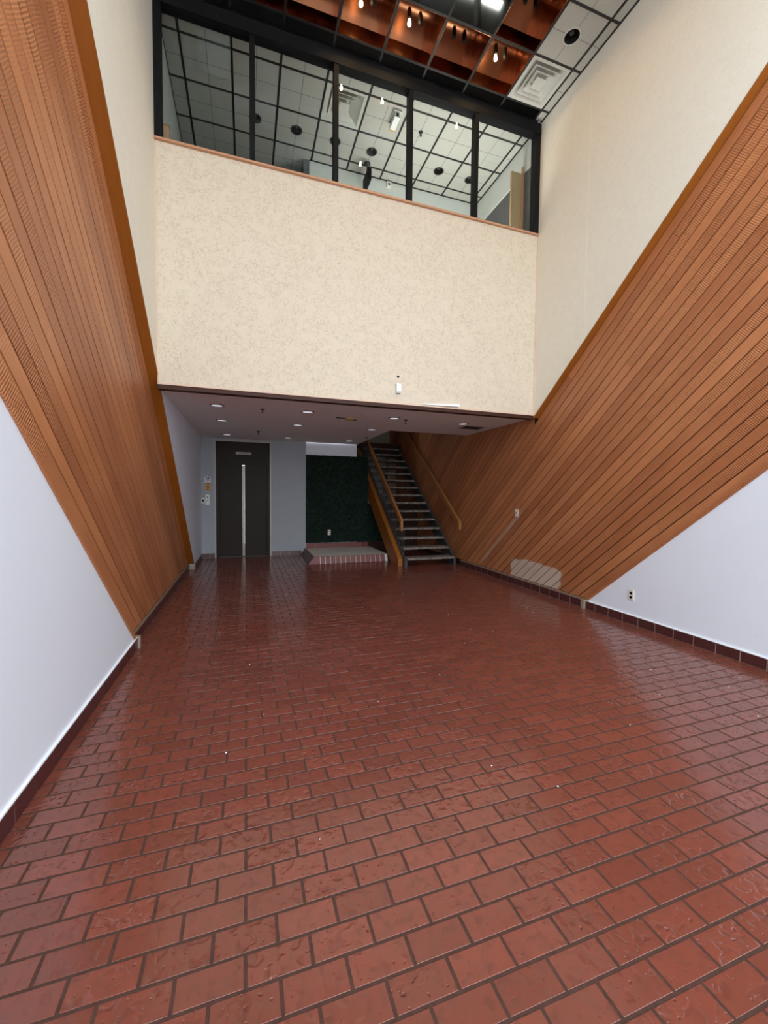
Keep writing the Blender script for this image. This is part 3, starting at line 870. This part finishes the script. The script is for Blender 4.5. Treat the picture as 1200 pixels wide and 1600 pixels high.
for k in range(9):
    MB().box(-0.17+k*0.025, -0.154+k*0.025, YE+0.0165, YE+0.018, 2.324, 2.342).build('faint_mark', M['iron'], pt)
e = empty('notice_sign', (-0.81, YE, 1.666), 'small white printed notice taped beside the elevator', 'sign')
pp = MB().box(-0.873, -0.747, YE-0.004, YE-0.001, 1.665, 1.788).build('sheet', M['paper'], e)
for x0, x1, z0, z1 in ((-0.835, -0.815, 1.73, 1.77), (-0.805, -0.772, 1.735, 1.77), (-0.84, -0.775, 1.715, 1.722), (-0.825, -0.79, 1.685, 1.70)):
    MB().box(x0, x1, YE-0.005, YE-0.004, z0, z1).build('print_mark', M['ink'], pp)
MB().lathe([(0.0, -0.012), (0.012, -0.010), (0.014, -0.001), (0.0, -0.001)], (-0.825, YE, 1.815), axis='y', seg=12).build('pin', M['plastic'], e)
e = empty('fire_sign', (-0.81, YE, 1.49), 'amber warning placard with black figure above the call buttons', 'sign')
pp = MB().box(-0.862, -0.758, YE-0.005, YE-0.001, 1.485, 1.650).build('plate', M['amber'], e)
MB().box(-0.858, -0.762, YE-0.006, YE-0.005, 1.632, 1.646).build('print_mark', M['red'], pp)
MB().lathe([(0.0, -0.0015), (0.014, -0.0015), (0.014, 0.0), (0.0, 0.0)], (-0.835, YE-0.005, 1.575), axis='y', seg=12).build('print_mark', M['ink'], pp)
MB().prism_x([(YE-0.0065, 1.545), (YE-0.005, 1.545), (YE-0.005, 1.60), (YE-0.0065, 1.60)], -0.815, -0.795).build('print_mark', M['ink'], pp)
MB().box(-0.795, -0.778, YE-0.0065, YE-0.005, 1.56, 1.585).build('print_mark', M['ink'], pp)
MB().box(-0.84, -0.78, YE-0.0065, YE-0.005, 1.505, 1.520).build('print_mark', M['red'], pp)
e = empty('call_panel', (-0.815, YE, 1.175), 'ivory elevator call plate with one dark button', 'switch')
MB().cbox(-0.857, -0.773, YE-0.010, YE-0.001, 1.175, 1.405, 0.003).build('plate', M['plastic'], e)
MB().lathe([(0.0, -0.018), (0.014, -0.016), (0.015, -0.010), (0.0, -0.010)], (-0.815, YE, 1.345), axis='y', seg=16).build('button', M['ink'], e)
MB().lathe([(0.0, -0.014), (0.012, -0.014), (0.013, -0.010), (0.0, -0.010)], (-0.815, YE, 1.275), axis='y', seg=16).build('button', M['steel'], e)
e = empty('card_reader', (-0.905, YE, 1.215), 'white framed black card reader beside the call plate', 'card reader')
MB().cbox(-0.936, -0.872, YE-0.014, YE-0.001, 1.215, 1.327, 0.004).build('bezel', M['plastic_w'], e)
MB().box(-0.922, -0.886, YE-0.017, YE-0.014, 1.235, 1.300).build('face', M['black'], e)

# ------------------------------------------------------------------ green wall, ledge
wg = struct(MB().box(1.32, OX, YE+0.02, YE+0.15, 0, ZR+0.02).build('wall_hedge', M['white']),
            'white wall strip above the green hedge panel', 'wall')
MB().box(OX+0.001, XRD-0.002, YE+0.03, YE+0.15, 0, 1.20).build('under_stair_shade', M['backing'], wg)  # dark panel added in place of the shade under the stairs
e = empty('hedge_screen', (2.1, YE, 0.27), 'dark green artificial hedge panel covering the wall beside the elevator', 'hedge')
MB().box(1.322, 2.84, YE-0.01, YE+0.019, 0.271, 2.355).build('backing_mat', M['hedge_back'], e)
MB().box(2.841, 3.30, YE-0.01, YE+0.019, 0.271, 1.18).build('backing_mat', M['hedge_back'], e)
lf = MB(); rl = random.Random(21)
for k in range(11000):
    x, z = rl.uniform(1.335, 3.28), rl.uniform(0.285, 2.35)
    if x > 2.83 and z > 1.15: continue
    d = Vector((rl.uniform(-0.8, 0.8), -rl.uniform(0.3, 1), rl.uniform(-0.5, 0.9))).normalized()
    sd = d.cross(Vector((rl.uniform(-1, 1), rl.uniform(-1, 1), rl.uniform(-1, 1)))).normalized()
    L, wd = rl.uniform(0.024, 0.045), rl.uniform(0.008, 0.014)
    p = Vector((x, YE-0.011-rl.random()*0.02, z))
    q = p+d*L*0.5; n = len(lf.v)
    tip = p+d*L
    for v in (p, q+sd*wd, tip, q-sd*wd):
        lf.v.append((min(max(v.x, 1.322), 3.3), min(v.y, YE-0.010), min(max(v.z, 0.272), 2.368)))
    lf.f.append((n, n+1, n+2, n+3))
tag(lf.build('leaves', M['leaf'], e), kind='stuff')
e = empty('hedge_outlet', (1.87, YE-0.04, 0.45), 'ivory outlet plate low on the green hedge panel', 'outlet')
MB().box(1.835, 1.905, YE-0.069, YE-0.062, 0.455, 0.585).build('plate', M['plastic'], e)
for dz in (0.49, 0.55): MB().box(1.855, 1.885, YE-0.071, YE-0.069, dz-0.014, dz+0.014).build('socket', M['stone'], e)

LZ = 0.15
e = empty('raised_ledge', (2.0, 9.0, 0), 'low pale topped ledge edged with upright red bricks under the hedge', 'ledge')
b = MB()
b.v = [(1.20,8.33,0.001),(2.90,8.33,0.001),(2.90,YE-0.012,0.001),(1.235,YE-0.012,0.001),(1.315,8.375,LZ),(2.90,8.375,LZ),(2.90,YE-0.012,LZ),(1.325,YE-0.012,LZ)]
b.f = [(3,2,1,0),(4,5,6,7),(0,1,5,4),(1,2,6,5),(2,3,7,6),(3,0,4,7)]
b.build('top_slab', M['terrazzo'], e)
k = 0; x = 1.33
while x < 2.84:
    a, c = x, min(x+0.092, 2.86)
    b = MB()
    b.v = [(a,8.306,0.004),(c,8.306,0.004),(c,8.326,0.004),(a,8.326,0.004),(a,8.342,LZ),(c,8.342,LZ),(c,8.374,LZ),(a,8.374,LZ)]
    b.f = [(3,2,1,0),(4,5,6,7),(0,1,5,4),(1,2,6,5),(2,3,7,6),(3,0,4,7)]
    b.build('edge_brick', M['bb_tile_red'], e)
    x += 0.108
b = MB()
b.v = [(1.19,8.306,0.004),(1.325,8.306,0.004),(1.325,8.326,0.004),(1.21,8.326,0.004),(1.305,8.342,LZ),(1.325,8.342,LZ),(1.325,8.374,LZ),(1.315,8.374,LZ)]
b.f = [(3,2,1,0),(4,5,6,7),(0,1,5,4),(1,2,6,5),(2,3,7,6),(3,0,4,7)]
b.build('corner_brick', M['bb_tile_red'], e)
b = MB()
for (y, x0, x1) in ((8.31, 1.19, 1.305), (YE-0.015, 1.225, 1.315)):
    b.v += [(x0,y,0.004),(x0-0.012,y,0.004),(x1-0.012,y,LZ+0.004),(x1,y,LZ+0.004)]
b.f = [(0,1,2,3),(7,6,5,4),(1,5,6,2),(2,6,7,3),(0,3,7,4),(0,4,5,1)]
b.build('side_slab', M['bb_tile_side'], e)
x = 1.33
while x < 2.82:
    MB().box(x, min(x+0.19, 2.84), YE-0.032, YE-0.012, LZ+0.001, 0.265).build('back_tile', M['bb_tile_red'], e)
    x += 0.2

# ------------------------------------------------------------------ stairwell enclosure
sw = struct(MB().box(OX-0.1, 4.45, 12.06, 12.2, 0, 4.6).build('wall_stairwell', M['beige']),
            'beige back wall at the top of the stairs', 'wall')
struct(MB().box(OX-0.1, OX-0.001, OY, YE, 2.931, 4.6).box(OX-0.1, OX-0.001, YE+0.16, 12.06, 0, 4.6).build('wall_stairwell_side', M['beige']), 'side wall of the stairwell', 'wall')
struct(MB().box(OX-0.1, 4.235, OY-0.1, OY-0.001, 2.931, 4.299).build('wall_stairwell_front', M['beige']), 'wall over the stair opening', 'wall')
struct(MB().box(OX-0.1, 4.23, OY-0.1, 12.06, 4.6, 4.7).build('ceiling_stairwell', M['ceil']), 'stairwell ceiling', 'ceiling')
struct(MB().box(OX, XRD-0.002, 10.98, 12.059, 2.62, 2.87).build('floor_landing', M['fascia']), 'dark edge of the upper landing at the stair top', 'floor')

# ------------------------------------------------------------------ staircase
NY, NZ, RUN, RISE = 7.45, 0.187, 0.237, 0.1805
st = empty('staircase', (3.5, 7.5, 0), 'open riser staircase with worn treads and wood clad stringer', 'stairs')
TS = RISE/RUN
for i in range(15):
    y, z = NY+RUN*i, NZ+RISE*i
    tr = MB().cbox(3.0, 4.035, y, y+0.265, z-0.042, z, 0.006).build('tread', M['tread'], st)
    MB().box(3.0, 4.035, y+0.20, y+0.225, z-0.062, z-0.042).build('support_angle', M['backing'], tr)
def slope(z0, y0, y): return z0+TS*(y-y0)
# steel stringer along the boards
MB().prism_x([(7.47,0.001),(7.47,0.16),(10.97,slope(0.16,7.47,10.97)),(10.97,slope(0.16,7.47,10.97)-0.30),(7.74,0.001)], 4.036, 4.085).build('stringer', M['iron'], st)
MB().prism_x([(7.55,0.001),(7.55,0.17),(10.97,slope(0.17,7.55,10.97)),(10.97,slope(0.17,7.55,10.97)-0.30),(7.85,0.001)], 2.965, 2.999).build('stringer', M['iron'], st)
MB().prism_x([(7.62,0.001),(7.62,0.155),(10.97,slope(0.155,7.62,10.97)),(10.97,slope(0.155,7.62,10.97)-0.47),(8.12,0.06),(8.07,0.001)], 2.87, 2.964).build('stringer_cladding', M['clad_wood'], st)
MB().box(2.966, 3.02, 7.49, 7.548, 0.001, 0.20).build('foot_post', M['iron'], st)
# railing on the open side
RS = 0.752
def rz(y): return 0.955+RS*(y-7.82)
MB().prism_x([(7.79,0.70),(7.87,0.70),(7.87,rz(7.87)-0.125),(10.95,rz(10.95)-0.14),(10.95,rz(10.95)),(7.82,rz(7.82)),(7.79,rz(7.82)-0.04)], 2.985, 3.035).build('handrail', M['rail_wood'], st)
y = 7.66
while y < 10.9:
    zb = slope(0.16, 7.55, y)-0.10
    zt = rz(y)-0.05 if y > 7.88 else rz(7.88)-0.02
    if not (7.80 < y < 7.86):
        MB().box(3.0, 3.014, y-0.007, y+0.007, max(0.02, zb), max(zt, zb+0.1) if y > 7.88 else 0.72).build('baluster', M['iron'], st)
    y += 0.1185
# rail on the boarded wall
hr = empty('wall_handrail', (4.15, 7.4, 0.75), 'wooden handrail fixed to the boarded wall beside the stairs', 'handrail')
def wz(y): return 0.935+0.742*(y-7.43)
MB().prism_x([(7.385,0.74),(7.455,0.74),(7.455,wz(7.455)-0.125),(10.95,wz(10.95)-0.14),(10.95,wz(10.95)),(7.43,wz(7.43)),(7.385,wz(7.43)-0.05)], 4.10, 4.15).build('rail', M['rail_wood'], hr)
for y in (7.75, 8.7, 9.7, 10.6):
    MB().box(4.15, 4.209, y-0.015, y+0.015, wz(y)-0.09, wz(y)-0.06).build('bracket', M['iron'], hr)
e = empty('stair_post', (3.95, 11.0, 0), 'pale wooden post standing in the dark behind the stair treads', 'post')
MB().box(3.90, 4.17, 11.32, 11.36, 0.001, 2.619).build('panel', M['post_wood'], e)
MB().box(3.89, 4.18, 11.31, 11.37, 0.001, 0.10).build('plinth', M['fascia'], e)

# ------------------------------------------------------------------ small things on the walls
def outlet(x, y, z, label):
    e = empty('wall_outlet', (x, y, z), label, 'outlet')
    MB().box(x-0.006, x-0.0005, y-0.037, y+0.037, z-0.060, z+0.060).build('plate', M['plastic'], e)
    for dz in (-0.024, 0.024):
        MB().lathe([(0.0, -0.0085), (0.017, -0.0085), (0.018, -0.006), (0.0, -0.006)], (x, y, z+dz), axis='x', seg=16).build('socket', M['black'], e)
outlet(XRW, 3.478, 0.33, 'ivory duplex outlet with black sockets on the white wall')
e = empty('wall_switch', (XRD, 5.665, 1.17), 'ivory switch plate on the diagonal boards near the stairs', 'switch')
MB().box(XRD-0.010, XRD-0.003, 5.625, 5.705, 1.108, 1.228).build('plate', M['plastic'], e)
MB().box(XRD-0.016, XRD-0.010, 5.655, 5.675, 1.150, 1.185).build('toggle', M['stone'], e)
e = empty('motion_sensor', (1.935, YF, 2.80), 'small white sensor box on the cream wall above the recess', 'sensor')
MB().prism_x([(YF-0.001, 2.805), (YF-0.001, 2.930), (YF-0.042, 2.930), (YF-0.045, 2.83), (YF-0.030, 2.805)], 1.90, 1.965).build('housing', M['plastic_w'], e)
MB().box(1.908, 1.957, YF-0.034, YF-0.028, 2.803, 2.806).build('lens', M['iron'], e)
e = empty('cable_hole', (1.933, YF, 3.02), 'small black hole in the cream wall above the sensor', 'hole')
MB().lathe([(0.0, -0.004), (0.016, -0.003), (0.018, -0.0005), (0.0, -0.0005)], (1.933, YF, 3.03), axis='y', seg=16).build('grommet', M['void'], e)
e = empty('loose_trim_strip', (2.6, YF, 2.69), 'loose white strip peeling off the foot of the cream wall', 'strip')
b = MB()
b.v = [(2.30,YF-0.016,2.686),(2.845,YF-0.05,2.690),(2.845,YF-0.001,2.700),(2.30,YF-0.001,2.690),
       (2.30,YF-0.014,2.694),(2.845,YF-0.046,2.728),(2.845,YF-0.001,2.736),(2.30,YF-0.001,2.700)]
b.f = [(3,2,1,0),(4,5,6,7),(0,1,5,4),(1,2,6,5),(2,3,7,6),(3,0,4,7)]
b.build('strip', M['caulk'], e)

db = MB(); rd = random.Random(4)
for k in range(46):
    x, y, a = rd.uniform(-0.8, 3.8), rd.uniform(1.1, 6.5), rd.uniform(0, 3.1)
    r0 = rd.uniform(0.0025, 0.006)
    n = len(db.v)
    for i in range(5):
        t_ = a+i*1.2566; q = r0*rd.uniform(0.5, 1.2)
        db.v.append((x+q*math.cos(t_), y+q*math.sin(t_), 0.0012))
    db.v.append((x, y, 0.0012+r0*0.7))
    db.f += [(n+i, n+(i+1) % 5, n+5) for i in range(5)]+[(n+4, n+3, n+2, n+1, n)]
tag(db.build('crumbs', M['caulk']), 'tiny pale paint crumbs scattered over the brick floor', 'debris', kind='stuff')

# ------------------------------------------------------------------ entrance front behind the viewer
wf = struct(MB().box(XLW, XRW, YB-0.05, YB+0.05, 0, 0.10).box(XLW, XRW, YB-0.05, YB+0.05, 2.35, 2.45).box(XLW, XRW, YB-0.05, YB+0.05, 4.6, 4.7)
            .build('window_2', M['black']), 'black framed glazed entrance front of the hall', 'window')
for k in range(6):
    x = XLW+(XRW-XLW)*k/5
    MB().box(x-0.03, x+0.03, YB-0.045, YB+0.045, 0.1, 6.9).build('mullion', M['black'], wf)
for k in range(5):
    x0, x1 = XLW+(XRW-XLW)*k/5+0.031, XLW+(XRW-XLW)*(k+1)/5-0.031
    MB().box(x0, x1, YB-0.004, YB+0.004, 0.101, 6.9).build('pane', M['front_glass'], wf)
w3 = struct(MB().box(XLC, XRC, SKY1-0.05, SKY1-0.001, ZC-0.02, 7.4).box(XLC, XRC, SKY0-0.045, SKY0+0.02, 6.9, 7.0).build('added_roof_strip', M['black']),  # unseen roof glazing, added to light the side walls
            'added unseen roof glazing over the entrance that lights the side walls', 'window')
for k in range(6):
    x = XLC+(XRC-XLC)*k/5
    MB().box(x-0.03, x+0.03, SKY0+0.02, SKY1-0.05, 6.95, 7.03).build('rafter', M['black'], w3)
for k in range(5):
    x0, x1 = XLC+(XRC-XLC)*k/5+0.031, XLC+(XRC-XLC)*(k+1)/5-0.031
    MB().box(x0, x1, SKY0+0.021, SKY1-0.051, 6.985, 6.993).build('pane', M['front_glass'], w3)
struct(MB().box(-30, 34, -40, YB-0.06, -0.2, -0.02).build('pavement', M['concrete']), 'pale paving outside the entrance front', 'pavement')
